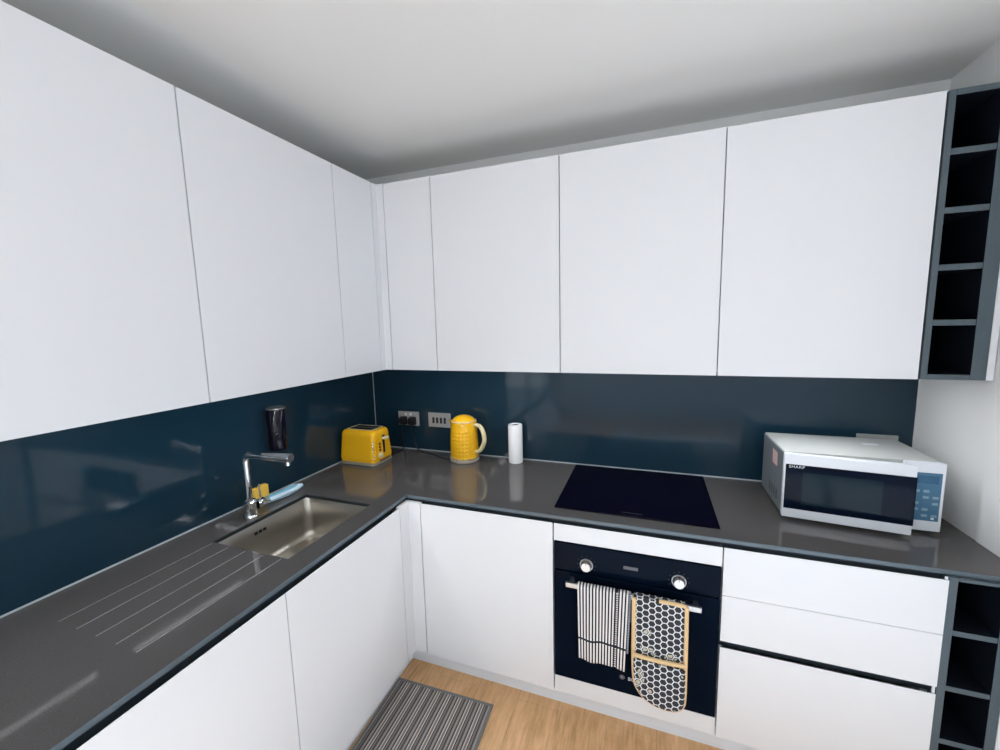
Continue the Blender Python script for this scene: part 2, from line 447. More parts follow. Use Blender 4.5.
t = thing('corner_base_cabinet', 'white corner base cabinet left of the oven below the kettle', 'cabinet', (.9, -.32, ZB0), 'white base cabinets')
bm = bmesh.new(); carcass_back(bm, .66, 1.3058); put('body', bm, M['carcass'], t)
put('door', FR('back', .7015 + G, 1.3062 - G, ZB0, ZB1), M['door'], t)
bm = bmesh.new()
cells(bm, [DB - .0195, DB, .7015 - G], [-.708 + G, -DB, -DB + .0195], lambda i, j: None if (i == 1 and j == 0) else 0, {0: ZB1}, ZB0)
put('corner_post', bm, M['door'], t)
put('finger_channel', BX(.602, 1.3058, -.6005, -.598, .805, .8565), M['channel'], t)

# oven housing
t = thing('oven_housing', 'white housing panels above and below the built-in oven', 'cabinet', (1.607, -.32, ZB0), 'white base cabinets')
bm = bmesh.new()
for a, b in ((1.3068, 1.3103), (1.9052, 1.9082)): box(bm, a, b, -.61, -.02, ZB0 + .001, .80)
box(bm, 1.3103, 1.9052, -.598, -.02, ZB0 + .001, .172)
put('body', bm, M['carcass'], t)
put('top_filler_panel', FR('back', 1.3075 + G, 1.908 - G, .7785, ZB1), M['door'], t)
put('bottom_filler_panel', BX(1.3075 + G, 1.908 - G, -DB, -DB + .0195, ZB0, .187, bev=.0012), M['door'], t)
put('finger_channel', BX(1.3062, 1.908, -.6005, -.598, .805, .8565), M['channel'], t)

# drawer unit
t = thing('drawer_unit', 'white three-drawer base unit below the microwave', 'cabinet', (2.207, -.32, ZB0), 'white base cabinets')
bm = bmesh.new(); carcass_back(bm, 1.9088, 2.506); put('body', bm, M['carcass'], t)
for za, zb in ((.6722, ZB1), (.4965, .6702), (ZB0, .4705)):
    d = put('drawer', FR('back', 1.9088 + G, 2.5065 - G, za, zb), M['door'], t)
    bm = bmesh.new(); a, b2 = 1.935, 2.48
    box(bm, a, b2, -DB + .0197, -DB + .032, za + .02, zb - .03)
    put('drawer_box', bm, M['carcass'], d, shift=True)
put('finger_channel', BX(1.9085, 2.506, -.6005, -.598, .805, .8565), M['channel'], t)
put('finger_channel', BX(1.9085, 2.506, -.6062, -.6045, .455, .512), M['channel'], t)
for za, zb in ((.8484, .8572), (.4710, .4958)):
    put('end_cap', BX(2.4965, 2.5035, -.6365, -.6325, za, zb, bev=.0008), M['cap'], t)

# plinths
base_at(tag(put('plinth', BX(.560, .578, -2.53, -.5782, 0, .1085), M['plinth']), 'white plinth under the base cabinets of the sink run', 'plinth', 'white plinths'), (.569, -1.56, 0))
base_at(tag(put('plinth', BX(.560, 2.697, -.578, -.560, 0, .1085), M['plinth']), 'white plinth under the oven and drawers', 'plinth', 'white plinths'), (1.64, -.569, 0))

# ------------------------------------------------------------------ worktop with drainer grooves
SX0, SX1, SY0, SY1 = .163, .528, -1.194, -.752
gx = [.175, .258, .341, .424, .504]; GW = .0016
DE = DW - .0022
xs = sorted([0.0006, SX0, SX1, DE, XR - .001] + [g - GW for g in gx] + [g + GW for g in gx]); ys = [-2.55, -1.617, -1.200, SY0, SY1, -DE, -.0006]
def kind(i, j):
    cx, cy = (xs[i] + xs[i + 1]) / 2, (ys[j] + ys[j + 1]) / 2
    if cx > DE and cy < -DE: return None
    if SX0 < cx < SX1 and SY0 < cy < SY1: return None
    if -1.617 < cy < -1.2 and any(abs(cx - g) < GW for g in gx): return 'g'
    return 't'
bm = bmesh.new(); cells(bm, xs, ys, kind, {'t': ZW, 'g': ZW - .0015}, ZW - WT)
wt = base_at(tag(put('worktop', bm, M['worktop']), 'dark grey L-shaped worktop with draining grooves, running round the corner', 'worktop'), (.31, -.31, ZW - WT))
bm = bmesh.new()
o = [(DE + .0001, ZW - WT), (DW, ZW - WT), (DW, ZW - .0016), (DW - .0014, ZW - .0001), (DE + .0001, ZW - .0001)]
loft(bm, [[(x, -2.55, z) for x, z in o], [(x, -x, z) for x, z in o], [(XR - .001, -x, z) for x, z in o]])
put('edge_band', bm, M['edge'], wt)['label'] = 'slate blue edge band'
groove = mat('polished_groove', (.36, .37, .37), .25)  # pale colour paints the light caught along the grooves
bm = bmesh.new()
for g in gx: box(bm, g - GW + .0002, g + GW - .0002, -1.6165, -1.2005, ZW - .00145, ZW - .0004)
o = put('drainer_groove', bm, groove, wt, shift=True); o['label'] = 'five pale polished draining grooves'

# ------------------------------------------------------------------ sink
t = thing('sink', 'undermounted stainless steel sink bowl set in the worktop', 'sink', (.34, -.975, ZW - WT - .18))
bm = bmesh.new(); zt = ZW - WT - .0008
def lp(ins, r, z): return [(x, y, z) for x, y in rr(SX0 + ins, SX1 - ins, SY0 + ins, SY1 - ins, r, 8)]
loops = [lp(-.02, .03, zt - .0012), lp(-.02, .03, zt), lp(-.006, .028, zt), lp(-.004, .028, zt - .003), lp(.006, .034, zt - .10), lp(.010, .036, zt - .145)]
for i in range(1, 6):
    a = i / 5 * PI / 2; loops.append(lp(.010 + .03 * (1 - math.cos(a)), .036 + .008 * (1 - math.cos(a)), zt - .145 - .03 * math.sin(a)))
loops.append(lp(.12, .05, zt - .178))
loft(bm, loops, cap0=False)
sk = put('bowl', bm, M['sinksteel'], t, smooth=True, sharp=50)
md = sk.modifiers.new('thickness', 'SOLIDIFY'); md.thickness = .001; md.offset = -1
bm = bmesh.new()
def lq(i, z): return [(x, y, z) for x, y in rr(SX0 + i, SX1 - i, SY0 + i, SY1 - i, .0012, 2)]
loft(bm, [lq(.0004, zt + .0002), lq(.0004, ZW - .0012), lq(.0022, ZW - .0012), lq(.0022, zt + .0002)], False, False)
put('rim_seal', bm, mat('dark_sink_seal', (.012, .018, .022), .4), t)  # dark ring paints in the shadow line below the cut-out edge
bm = bmesh.new(); lathe(bm, [(.002, .004), (.020, .004), (.024, .0015), (.040, .0015), (.044, .004), (.046, .003), (.046, .0), (.002, 0)], 32, (.345, -.90, zt - .1775))
put('drain', bm, M['chrome'], t, smooth=True)
bm = bmesh.new()
for yy in (-1.024, -1.004, -.984): box(bm, SX0 + .0052, SX0 + .0080, yy - .007, yy + .007, ZW - .060, ZW - .048, bev=.001)
put('overflow_slot', bm, M['black'], t)

# ------------------------------------------------------------------ tap
TX, TY = .126, -1.002
t = thing('tap', 'chrome single-lever tap with square spout behind the sink', 'tap', (TX, TY, ZW))
bm = bmesh.new(); lathe(bm, [(.029, 0), (.029, .006), (.0255, .010), (.024, .016), (.024, .060), (.026, .064), (.026, .068), (.019, .076), (.006, .080)], 32, (TX, TY, ZW + .0003))
put('body', bm, M['chrome'], t, smooth=True)
ctop = ZW + .264; cx_, cy_ = TX - .001, TY - .002
d_ = Vector((.200, .020, 0)).normalized()
A = Vector((cx_, cy_, 0))
pth = smooth_path([(TX, TY, ZW + .072), (TX - .0005, TY - .001, ZW + .078), (cx_, cy_, ZW + .085), (cx_, cy_, ZW + .12), (cx_, cy_, ctop - .035), A + d_ * .006 + Vector((0, 0, ctop - .008)), A + d_ * .03 + Vector((0, 0, ctop)), A + d_ * .09 + Vector((0, 0, ctop + .001))], 6)
bm = bmesh.new(); tube(bm, pth, .0125, 16); put('neck', bm, M['chrome'], t, smooth=True, sharp=60)
bm = bmesh.new()
z_ = Vector((0, 0, ctop + .001))
tube(bm, [A + d_ * .085 + z_, A + d_ * .088 + z_, A + d_ * .096 + z_, A + d_ * .10 + z_, A + d_ * .212 + z_, A + d_ * .220 + z_], [.0120, .0160, .0160, .0150, .0185, .0165], 20)
q = A + d_ * .203 + z_
tube(bm, [q + Vector((0, 0, -.012)), q + Vector((0, 0, -.030))], .0105, 16)
put('spray_head', bm, M['chrome'], t, smooth=True, sharp=50)
bm = bmesh.new(); hd_ = Vector((TX + .004, TY + .024, ZW + .044))
tube(bm, [hd_, hd_ + Vector((.002, .030, 0)), hd_ + Vector((.002, .034, 0))], [.021, .021, .018], 24)
lv = put('lever', bm, M['chrome'], t, smooth=True)
bm = bmesh.new(); tube(bm, [hd_ + Vector((0, .02, .015)), hd_ + Vector((-.004, .022, .070)), hd_ + Vector((-.004, .022, .072)), hd_ + Vector((-.0045, .022, .080))], [.0030, .0030, .0048, .0040], 12)
put('lever_pin', bm, M['chrome'], lv, smooth=True, sharp=50)

# ------------------------------------------------------------------ wall soap dispenser, sponges, cloth
t = thing('soap_dispenser', 'black cylindrical soap dispenser mounted on the glass above the tap', 'dispenser', (.045, -.775, 1.085))
bm = bmesh.new(); lathe(bm, [(.030, 0), (.037, .004), (.0385, .02), (.0385, .186), (.036, .190)], 40, (.046, -.775, 1.085))
put('bottle', bm, M['blackgloss'], t, smooth=True)
bm = bmesh.new(); lathe(bm, [(.0395, 0), (.0405, .002), (.0405, .006), (.036, .0085), (.010, .0095)], 40, (.046, -.775, 1.2757))
put('cap', bm, M['brushed'], t, smooth=True)
put('wall_bracket', BX(.0003, .012, -.800, -.750, 1.10, 1.26, bev=.002), M['black'], t)
def sponge(label, y0, y1, x0, x1, z1, rz):
    bm = bmesh.new(); box(bm, x0, x1, y0, y1, ZW + .0004, z1, bev=.005, seg=3)
    c = Vector(((x0 + x1) / 2, (y0 + y1) / 2, ZW)); bmesh.ops.rotate(bm, verts=bm.verts, cent=c, matrix=Matrix.Rotation(rz, 3, 'Z'))
    base_at(tag(put('sponge', bm, M['sponge'], smooth=True), label, 'sponge', 'yellow sponges'), c)
sponge('smaller yellow sponge standing behind the tap, beside its neck', -.929, -.903, .034, .058, .951, .05)
sponge('larger yellow sponge standing behind the tap, beside the blue cloth', -.899, -.862, .038, .066, .955, -.12)
bm = bmesh.new()
pts = []; R = []
for i in range(15):
    u = i / 14; pts.append((.078 + .012 * math.sin(u * 3), -.884 + .190 * u, ZW + .0185 - .006 * max(0, u - .7) / .3)); R.append(.0175 * (1 if u < .75 else 1 - .55 * (u - .75) / .25) * (.92 if i == 0 else 1))
loops = []
for p, r in zip(pts, R):
    loops.append([(p[0] + 1.25 * r * math.cos(2 * PI * j / 24) * (1 + .06 * math.sin(5 * 2 * PI * j / 24 + p[1] * 40)), p[1], max(ZW + .0005, p[2] + r * math.sin(2 * PI * j / 24) * (1 + .10 * math.sin(4 * 2 * PI * j / 24 + p[1] * 25)))) for j in range(24)])
loft(bm, loops)
base_at(tag(put('cleaning_cloth', bm, M['cloth'], smooth=True, sharp=60), 'rolled pale blue cleaning cloth lying behind the sink', 'cloth'), (.08, -.79, ZW))

# ------------------------------------------------------------------ hob
t = thing('hob', 'black glass four-zone hob set into the worktop above the oven', 'hob', (1.602, -.284, ZW))
put('glass_top', BX(1.292, 1.910, -.553, -.013, ZW + .0003, ZW + .0045, bev=.0015), M['hobglass'], t)
put('touch_control', BX(1.560, 1.640, -.526, -.520, ZW + .0046, ZW + .0048), M['hobmark'], t)

# ------------------------------------------------------------------ oven
t = thing('oven', 'black built-in oven with two silver knobs under the hob', 'oven', (1.607, -.33, .19))
OX0, OX1 = 1.3112, 1.9042
put('body', BX(OX0 + .012, OX1 - .012, -.618, -.06, .196, .772), M['ovenbody'], t)
put('side_frame', BX(OX0, OX1, -.630, -.6185, .190, .776, bev=.001), M['ovenbody'], t)
cp = put('control_panel', BX(OX0, OX1, -.645, -.6305, .661, .7745, bev=.002), M['oven'], t)
for kx, what in ((1.439, 'function'), (1.7695, 'temperature')):
    k = 40
    def turned(prof):
        bm = bmesh.new(); loft(bm, [[(kx + r * math.cos(2 * PI * i / k), -.6453 - h, .6990 + r * math.sin(2 * PI * i / k)) for i in range(k)] for r, h in prof], prof[0][0] < .004, prof[-1][0] < .004); return bm
    kb = put('knob', turned([(.0030, .0222), (.0165, .0222), (.0180, .0205), (.0184, .0020), (.0030, .0012)]), M['brushed'], cp, smooth=True, sharp=30)
    put('knob_ring', turned([(.0250, .0), (.0250, .0045), (.0240, .0055), (.0222, .0055), (.0215, .0045), (.0215, .0)]), M['brushed'], kb, smooth=True, sharp=30)
    put('knob_pointer', BX(kx - .0012, kx + .0012, -.6678, -.6676, .7075, .7155), M['dim_print'], kb)
for kx in (1.439, 1.7695):
    bm = bmesh.new()
    for i in range(9):
        a = math.radians(-30 + i * 30); px_, pz_ = kx + .034 * math.cos(a), .6990 + .034 * math.sin(a)
        box(bm, px_ - .0012, px_ + .0012, -.6455, -.6451, pz_ - .0012, pz_ + .0012)
    put('dial_marking', bm, M['dim_print'], cp)
put('clock_display', BX(1.577, 1.629, -.6455, -.6451, .709, .7215), M['dim_print'], cp)
dr = put('door', BX(OX0, OX1, -.647, -.6305, .190, .6575, bev=.002), M['oven'], t)
for hx in (1.385, 1.825):
    put('handle_mount', BX(hx - .008, hx + .008, -.680, -.6472, .626, .640, bev=.001), M['brushed'], dr)
put('handle', BX(1.366, 1.842, -.694, -.6802, .622, .642, bev=.003, seg=3), M['brushed'], dr)
bm = bmesh.new()
k = 32; cxx, czz = 1.578, .258
for ra, rb in ((.0095, .0075), (.0052, .0)):
    for i in range(k):
        a, b2 = 2 * PI * i / k, 2 * PI * (i + 1) / k
        P = [(ra, a), (ra, b2), (rb, b2), (rb, a)] if rb else [(ra, a), (ra, b2), (0, 0)]
        bm.faces.new([bm.verts.new((cxx + q * math.cos(w_), -.6474, czz + q * math.sin(w_))) for q, w_ in P])
put('logo_emblem', bm, mat('emblem_grey', (.22, .23, .26), .4), dr)
text('logo_lettering', 'BOSCH', .020, M['white_print'], dr, (1.632, -.6474, .2565), (PI / 2, 0, 0))

# ------------------------------------------------------------------ towel and oven glove over the handle
def drape(bm, uvl, x0f, x1f, zb, zf, n_x=26, yoff=0, wob=.004, ph=0, top=.6455):
    """sheet over the bar: back hem -> over -> front hem; x0f/x1f give the sides at the path's fraction"""
    path = []
    yb, yf = -.6765 - yoff * .2, -.6985 - yoff
    nb, nf = 10, 26
    for i in range(nb): path.append((yb, zb + (top - .004 - zb) * i / (nb - 1)))
    for i in range(1, 8):
        a = PI - PI * i / 8 if False else PI * i / 8
        path.append(((yb + yf) / 2 + (yb - yf) / 2 * math.cos(a), top - .004 + .008 * math.sin(a)))
    for i in range(nf): path.append((yf - .010 * (i / (nf - 1)) ** 1.4, top - .004 + (zf - top + .004) * i / (nf - 1)))
    ln = [0]
    for p, q in zip(path, path[1:]): ln.append(ln[-1] + math.hypot(p[0] - q[0], p[1] - q[1]))
    rows = []
    for (y, z), s_ in zip(path, ln):
        f_ = s_ / ln[-1]; row = []
        for i in range(n_x + 1):
            u = i / n_x; x = x0f(f_) + (x1f(f_) - x0f(f_)) * u
            amp = wob * min(1, abs(z - top) * 6)
            dy = amp * (math.sin(u * 9 + ph + z * 6) + .5 * math.sin(u * 17 + ph)) - amp
            if y > -.685: dy = 0
            dz = -.004 * u * (1 if y < -.69 else 0) * max(0, (top - z) / (top - zf)) ** 4 if zf < top else 0
            row.append((bm.verts.new((x, y + dy, z + dz)), u, (z - zf) / (top - zf)))
        rows.append(row)
    for a, b2 in zip(rows, rows[1:]):
        for i in range(n_x):
            q = [a[i], a[i + 1], b2[i + 1], b2[i]]
            f = bm.faces.new([w_[0] for w_ in q])
            for lo, w_ in zip(f.loops, q): lo[uvl].uv = (w_[1], w_[2])
t = thing('tea_towel', 'black and white striped tea towel hanging on the oven handle', 'towel', (1.508, -.69, .345))
bm = bmesh.new(); uvl = bm.loops.layers.uv.new('UVMap')
drape(bm, uvl, lambda f: 1.414 + .012 * max(0, f - .4), lambda f: 1.599 - .014 * max(0, f - .35), .50, .356, yoff=.006, wob=.004)
o = put('front_layer', bm, M['towel'], t, smooth=True, sharp=80)
md = o.modifiers.new('thickness', 'SOLIDIFY'); md.thickness = .0022; md.offset = 0
bm = bmesh.new(); uvl = bm.loops.layers.uv.new('UVMap')
drape(bm, uvl, lambda f: 1.425, lambda f: 1.607 - .012 * max(0, f - .5), .52, .420, yoff=.0005, wob=.002, ph=1.5, top=.6440)
o = put('back_layer', bm, M['towel2'], t, smooth=True, sharp=80)
md = o.modifiers.new('thickness', 'SOLIDIFY'); md.thickness = .002; md.offset = 0

t = thing('oven_glove', 'double oven glove in honeycomb print with tan binding, hanging on the oven handle', 'oven glove', (1.702, -.69, .215))
out = smooth_path([(1.6180, 0, 0.6440), (1.6180, 0, 0.5500), (1.6190, 0, 0.4340), (1.6220, 0, 0.3440), (1.6310, 0, 0.2970), (1.6550, 0, 0.2610), (1.6890, 0, 0.2400), (1.7290, 0, 0.2320), (1.7670, 0, 0.2360), (1.7890, 0, 0.2570), (1.7950, 0, 0.2990), (1.7945, 0, 0.4340), (1.7940, 0, 0.5500), (1.7930, 0, 0.6440)], 5)
O2 = [(p.x, p.z) for p in out]
def pad(bm, y0, y1, zmax=None, zmin=None):
    pl = [p for p in O2 if zmax is None or p[1] <= zmax]
    cx = 1.703; ins = lambda p, d: (p[0] + (d if p[0] < cx - .06 else -d if p[0] > cx + .06 else 0), p[1] + (d if p[1] < .3 else 0))
    th = y1 - y0
    loft(bm, [[(*[ins(p, .005)[0]], y0 + .0, ins(p, .005)[1]) for p in pl], [(p[0], y0 + th * .3, p[1]) for p in pl], [(p[0], y0 + th * .7, p[1]) for p in pl], [(ins(p, .005)[0], y1, ins(p, .005)[1]) for p in pl]])
bm = bmesh.new(); pad(bm, -.7060, -.6955)
# bend over the bar and the short tail behind
box(bm, 1.617, 1.789, -.7055, -.6765, .6426, .6465, bev=.0018, seg=2)
box(bm, 1.617, 1.789, -.6795, -.6765, .40, .6440, bev=.001)
put('glove_body', bm, M['hex'], t, smooth=True, sharp=60)
bm = bmesh.new(); pad(bm, -.7190, -.7065, zmax=.428); put('hand_pocket', bm, M['hex'], t, smooth=True, sharp=60)
bm = bmesh.new(); tube(bm, [(x, -.7068, z) for x, z in O2], .0072, 10); put('edge_binding', bm, M['orange'], t, smooth=True, sharp=70)
bm = bmesh.new(); tube(bm, [(1.620, -.7190, .428), (1.66, -.7220, .4275), (1.703, -.7225, .4272), (1.75, -.7220, .4275), (1.790, -.7190, .428)], .0072, 10)
put('pocket_binding', bm, M['orange'], t, smooth=True, sharp=70)
bm = bmesh.new(); tube(bm, [(1.703, -.7050, .6470), (1.74, -.7062, .6480), (1.780, -.7068, .6480), (1.792, -.7068, .644)], .0068, 10)
put('top_binding', bm, M['orange'], t, smooth=True, sharp=70)

# ------------------------------------------------------------------ sockets, plugs and cord
def plate(label, x0, x1, z0, z1):
    t = thing('wall_socket', label, 'socket', ((x0 + x1) / 2, -.004, z0), 'steel socket plates')
    put('plate', BX(x0, x1, -.0085, -.0003, z0, z1, bev=.002), M['brushed'] if False else M['silver'], t)
    return t
t = plate('silver double socket with two black plugs, beside the toaster', .181, .327, 1.024, 1.112)
for xx in (.223, .285):
    put('socket_insert', BX(xx - .021, xx + .021, -.0095, -.0087, 1.034, 1.082, bev=.0004), M['black'], t)
for xx in (.236, .272):
    put('switch', BX(xx - .006, xx + .006, -.0115, -.0087, 1.088, 1.104, bev=.001), M['paper'], t)
t = plate('silver switch plate with four black rockers left of the kettle', .394, .543, 1.026, 1.1135)
for i in range(4):
    xx = .430 + i * .0255
    put('rocker_switch', BX(xx - .007, xx + .007, -.0125, -.0087, 1.050, 1.086, bev=.001), M['black'], t)
plate('silver socket plate on the back wall, mostly hidden behind the microwave', 2.502, 2.645, 1.040, 1.130)
def plug(label, x, cordpts):
    t = thing('plug', label, 'plug', (x, -.01, 1.03), 'black plugs')
    bm = bmesh.new(); loft(bm, [[(px_, y_, pz_) for px_, pz_ in rr(x - a, x + a, 1.0565 - b2, 1.0565 + b2, .009, 4)] for y_, a, b2 in ((-.0097, .0235, .0255), (-.022, .0235, .0255), (-.040, .019, .021), (-.046, .015, .017))])
    put('plug_body', bm, M['black'], t, smooth=True, sharp=45)
    bm = bmesh.new(); tube(bm, smooth_path(cordpts, 8), .0033, 8); put('cord', bm, M['black'], t, smooth=True, sharp=60)
plug('black plug in the left half of the double socket', .2225, [(.2225, -.032, 1.036), (.222, -.032, 1.00), (.226, -.024, .93), (.222, -.030, .885), (.215, -.060, .8765), (.205, -.13, .8763), (.200, -.150, .8763)])
plug('black plug in the right half of the double socket, its cord running to the kettle', .2855, [(.2855, -.032, 1.036), (.288, -.030, 1.00), (.300, -.020, .93), (.320, -.026, .885), (.365, -.040, .8765), (.43, -.062, .8763), (.50, -.105, .8763), (.555, -.125, .8763), (.584, -.122, .8763)])

# ------------------------------------------------------------------ toaster
t = thing('toaster', 'yellow two-slice toaster standing in the worktop corner', 'toaster', (.132, -.262, ZW))
X0, X1, Y0, Y1 = .0045, .254, -.360, -.175
def rl(dx, dy, r, z): return [(x, y, z) for x, y in rr(X0 + dx, X1 - dx, Y0 + dy, Y1 - dy, r, 7)]
bm = bmesh.new()
loft(bm, [rl(.010, .010, .022, ZW + .0005), rl(.004, .004, .024, ZW + .003), rl(.004, .004, .024, ZW + .0115), rl(.012, .012, .024, ZW + .0125), rl(.012, .012, .024, ZW + .019)])
put('base', bm, M['basegrey'], t, smooth=True)
bm = bmesh.new(); zz = ZW + .0195
prof = [(.006, .006, 0), (.006, .006, .010), (.004, .004, .016)]
for i in range(9):            # fine horizontal ribs up the side
    h = .022 + i * .0132; s_ = i / 8
    prof += [(.004 + .006 * s_, .003 + .010 * s_, h), (.0055 + .006 * s_, .0045 + .010 * s_, h + .0105)]
prof += [(.011, .014, .146), (.013, .017, .158), (.017, .022, .167), (.024, .029, .173), (.032, .038, .175)]
loft(bm, [rl(a, b2, .026, zz + h) for a, b2, h in prof])
put('body', bm, M['yellow'], t, smooth=True, sharp=28)
bm = bmesh.new()
for j in range(6):            # bright studs down the front corner
    a = .0045 + .006 * j / 8
    bmesh.ops.create_icosphere(bm, subdivisions=2, radius=.0066, matrix=Matrix.Translation((X1 - .0105 - a, Y0 + .0075 + a * 1.3, zz + .020 + j * .0185)))
put('stud_row', bm, M['chrome'], t, smooth=True)
ztop = zz + .175
bm = bmesh.new(); cells(bm, [.046, .051, .209, .214], [-.318, -.313, -.219, -.214], lambda i, j: None if (i == 1 and j == 1) else 0, {0: ztop + .0022}, ztop + .0003)
fr = put('slot_frame', bm, M['cream'], t)
for yy in (-.2905, -.2415):
    put('bread_slot', BX(.0515, .2085, yy - .0215, yy + .0215, ztop + .0003, ztop + .0010), M['slot'], fr)
put('slot_divider', BX(.0515, .2085, -.2688, -.2632, ztop + .0003, ztop + .0016), M['brushed'], fr)
xe = X1 - .008
bm = bmesh.new(); box(bm, xe - .002, xe + .006, -.2695, -.2565, ZW + .060, ZW + .160, bev=.001)
put('lever_track', bm, M['slot'], t)
bm = bmesh.new(); box(bm, xe + .0055, xe + .026, -.284, -.242, ZW + .138, ZW + .152, bev=.005, seg=3)
put('lever', bm, M['cream'], t, smooth=True)
for z_ in (.118, .100, .082):
    bm = bmesh.new(); tube(bm, [(xe, -.300, ZW + z_), (xe + .006, -.300, ZW + z_), (xe + .007, -.300, ZW + z_)], [.0068, .0068, .004], 16); put('button', bm, M['brown'], t, smooth=True)
bm = bmesh.new(); tube(bm, [(xe, -.298, ZW + .052), (xe + .004, -.298, ZW + .052), (xe + .0045, -.298, ZW + .052), (xe + .013, -.298, ZW + .052), (xe + .014, -.298, ZW + .052)], [.019, .019, .013, .012, .009], 24)
put('browning_dial', bm, M['cream'], t, smooth=True)
put('crumb_tray', BX(X1 - .0015, X1 + .0035, -.315, -.225, ZW + .0225, ZW + .030, bev=.001), M['brown'], t)

# ------------------------------------------------------------------ kettle
KX, KY = .674, -.100
t = thing('kettle', 'yellow embossed electric kettle with cream handle on the worktop', 'kettle', (KX, KY, ZW))
bm = bmesh.new(); lathe(bm, [(.076, .0005), (.081, .003), (.083, .012), (.0815, .017), (.078, .019)], 48, (KX, KY, ZW)); put('power_base', bm, M['basegrey'], t, smooth=True)
bm = bmesh.new(); lathe(bm, [(.074, .0195), (.079, .0215), (.0795, .026), (.0775, .030), (.0785, .034), (.0795, .05), (.0793, .09), (.0780, .13), (.0760, .165), (.0738, .195), (.0728, .216), (.0740, .221), (.0734, .225), (.068, .2262)], 64, (KX, KY, ZW))
# pouring lip, pointing left
L0 = [(KX - .060, KY - .020, ZW + .172), (KX - .060, KY + .020, ZW + .172), (KX - .064, KY + .002, ZW + .150)]
lp0 = [bm.verts.new(p) for p in ((KX - .066, KY - .024, ZW + .225), (KX - .066, KY + .024, ZW + .225), (KX - .071, KY, ZW + .176))]
tip = bm.verts.new((KX - .096, KY, ZW + .229))
bm.faces.new((lp0[0], lp0[1], tip)); bm.faces.new((lp0[0], tip, lp0[2])); bm.faces.new((lp0[1], lp0[2], tip)); bm.faces.new((lp0[0], lp0[2], lp0[1]))
bo = put('body', bm, M['kettle'], t, smooth=True, sharp=50); bo.data.transform(Matrix.Translation((0, 0, 0)))
bm = bmesh.new(); k = 40
rim = lambda r, z: (r, z)
lathe(bm, [(.062, .2265), (.066, .228), (.066, .232), (.060, .241), (.049, .250), (.034, .257), (.018, .261), (.004, .262)], 48, (KX, KY, ZW)); ld = put('lid', bm, M['yellow'], t, smooth=True, sharp=50)
bm = bmesh.new(); k = 40
loft(bm, [[(KX + r * math.cos(2 * PI * i / k), KY + r * math.sin(2 * PI * i / k), ZW + z) for i in range(k)] for r, z in ((.0665, .2268), (.0700, .2285), (.0700, .2310), (.0665, .2328))], False, False)
put('lid_rim', bm, M['cream'], ld, smooth=True)
bm = bmesh.new()
hp = smooth_path([(KX + .068, KY - .012, ZW + .206), (KX + .090, KY - .016, ZW + .212), (KX + .114, KY - .020, ZW + .200), (KX + .130, KY - .023, ZW + .165), (KX + .132, KY - .023, ZW + .125), (KX + .118, KY - .020, ZW + .090), (KX + .098, KY - .017, ZW + .066), (KX + .078, KY - .013, ZW + .058)], 6)
tube(bm, hp, [.0100 + .0025 * math.sin(PI * i / (len(hp) - 1)) for i in range(len(hp))], 14); put('handle', bm, M['cream'], t, smooth=True, sharp=60)
bm = bmesh.new()
for i in range(36):
    a = 2 * PI * i / 36; bmesh.ops.create_icosphere(bm, subdivisions=1, radius=.0050, matrix=Matrix.Translation((KX + .0800 * math.cos(a), KY + .0800 * math.sin(a), ZW + .0245)))
put('stud_band', bm, M['chrome'], t, smooth=True)

# ------------------------------------------------------------------ paper roll
PX, PY = .964, -.052
t = thing('paper_roll', 'white kitchen paper roll standing upright on the worktop', 'paper roll', (PX, PY, ZW))
bm = bmesh.new(); k = 40
loft(bm, [[(PX + r * math.cos(2 * PI * i / k), PY + r * math.sin(2 * PI * i / k), ZW + z) for i in range(k)] for r, z in ((.020, .003), (.0385, .0005), (.0395, .004), (.0395, .206), (.0375, .2135), (.024, .2145), (.0195, .211), (.0195, .003))], False, False)
put('paper', bm, M['paper'], t, smooth=True, sharp=50)
bm = bmesh.new()
loft(bm, [[(PX + r * math.cos(2 * PI * i / k), PY + r * math.sin(2 * PI * i / k), ZW + z) for i in range(k)] for r, z in ((.0190, .002), (.0190, .210), (.0178, .210), (.0178, .002))], False, False)
put('card_core', bm, M['card'], t, smooth=True, sharp=40)

# ------------------------------------------------------------------ microwave
t = thing('microwave', 'silver microwave oven with its door slightly ajar, on the worktop by the right wall', 'microwave', (2.376, -.23, ZW))
mx0, mx1, mz0, mz1 = 2.141, 2.611, ZW + .012, 1.130
bm = bmesh.new(); box(bm, mx0 + .004, mx1 - .004, -.362, -.075, mz0, mz1, bev=.004)
put('body', bm, M['mwtop'], t, smooth=True)
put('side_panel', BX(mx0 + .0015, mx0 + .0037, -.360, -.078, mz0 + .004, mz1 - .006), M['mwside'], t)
for xx in (mx0 + .04, mx1 - .04):
    for yy in (-.33, -.11):
        bm = bmesh.new(); lathe(bm, [(.011, .0004), (.013, .002), (.013, .0118)], 16, (xx, yy, ZW)); put('foot', bm, M['black'], t, smooth=True)
bm = bmesh.new()
for i in range(4):
    yy = -.305 + i * .032
    prism(bm, [(yy, mz0 + .030), (yy + .012, mz0 + .036), (yy + .012, mz0 + .072), (yy, mz0 + .066)], 'x', mx0 + .0008, mx0 + .0015)
put('side_vent', bm, M['black'], t)
s_ = put('sticker', BX(mx0 + .0008, mx0 + .0014, -.290, -.225, mz1 - .085, mz1 - .030), M['pink'], t); s_['label'] = 'pale pink sticker'
s_ = put('sticker', BX(2.455, 2.505, -.19, -.165, mz1 + .0001, mz1 + .0005), M['white_print'], t); s_['label'] = 'small white sticker on top'  # flat pale patch on the top face
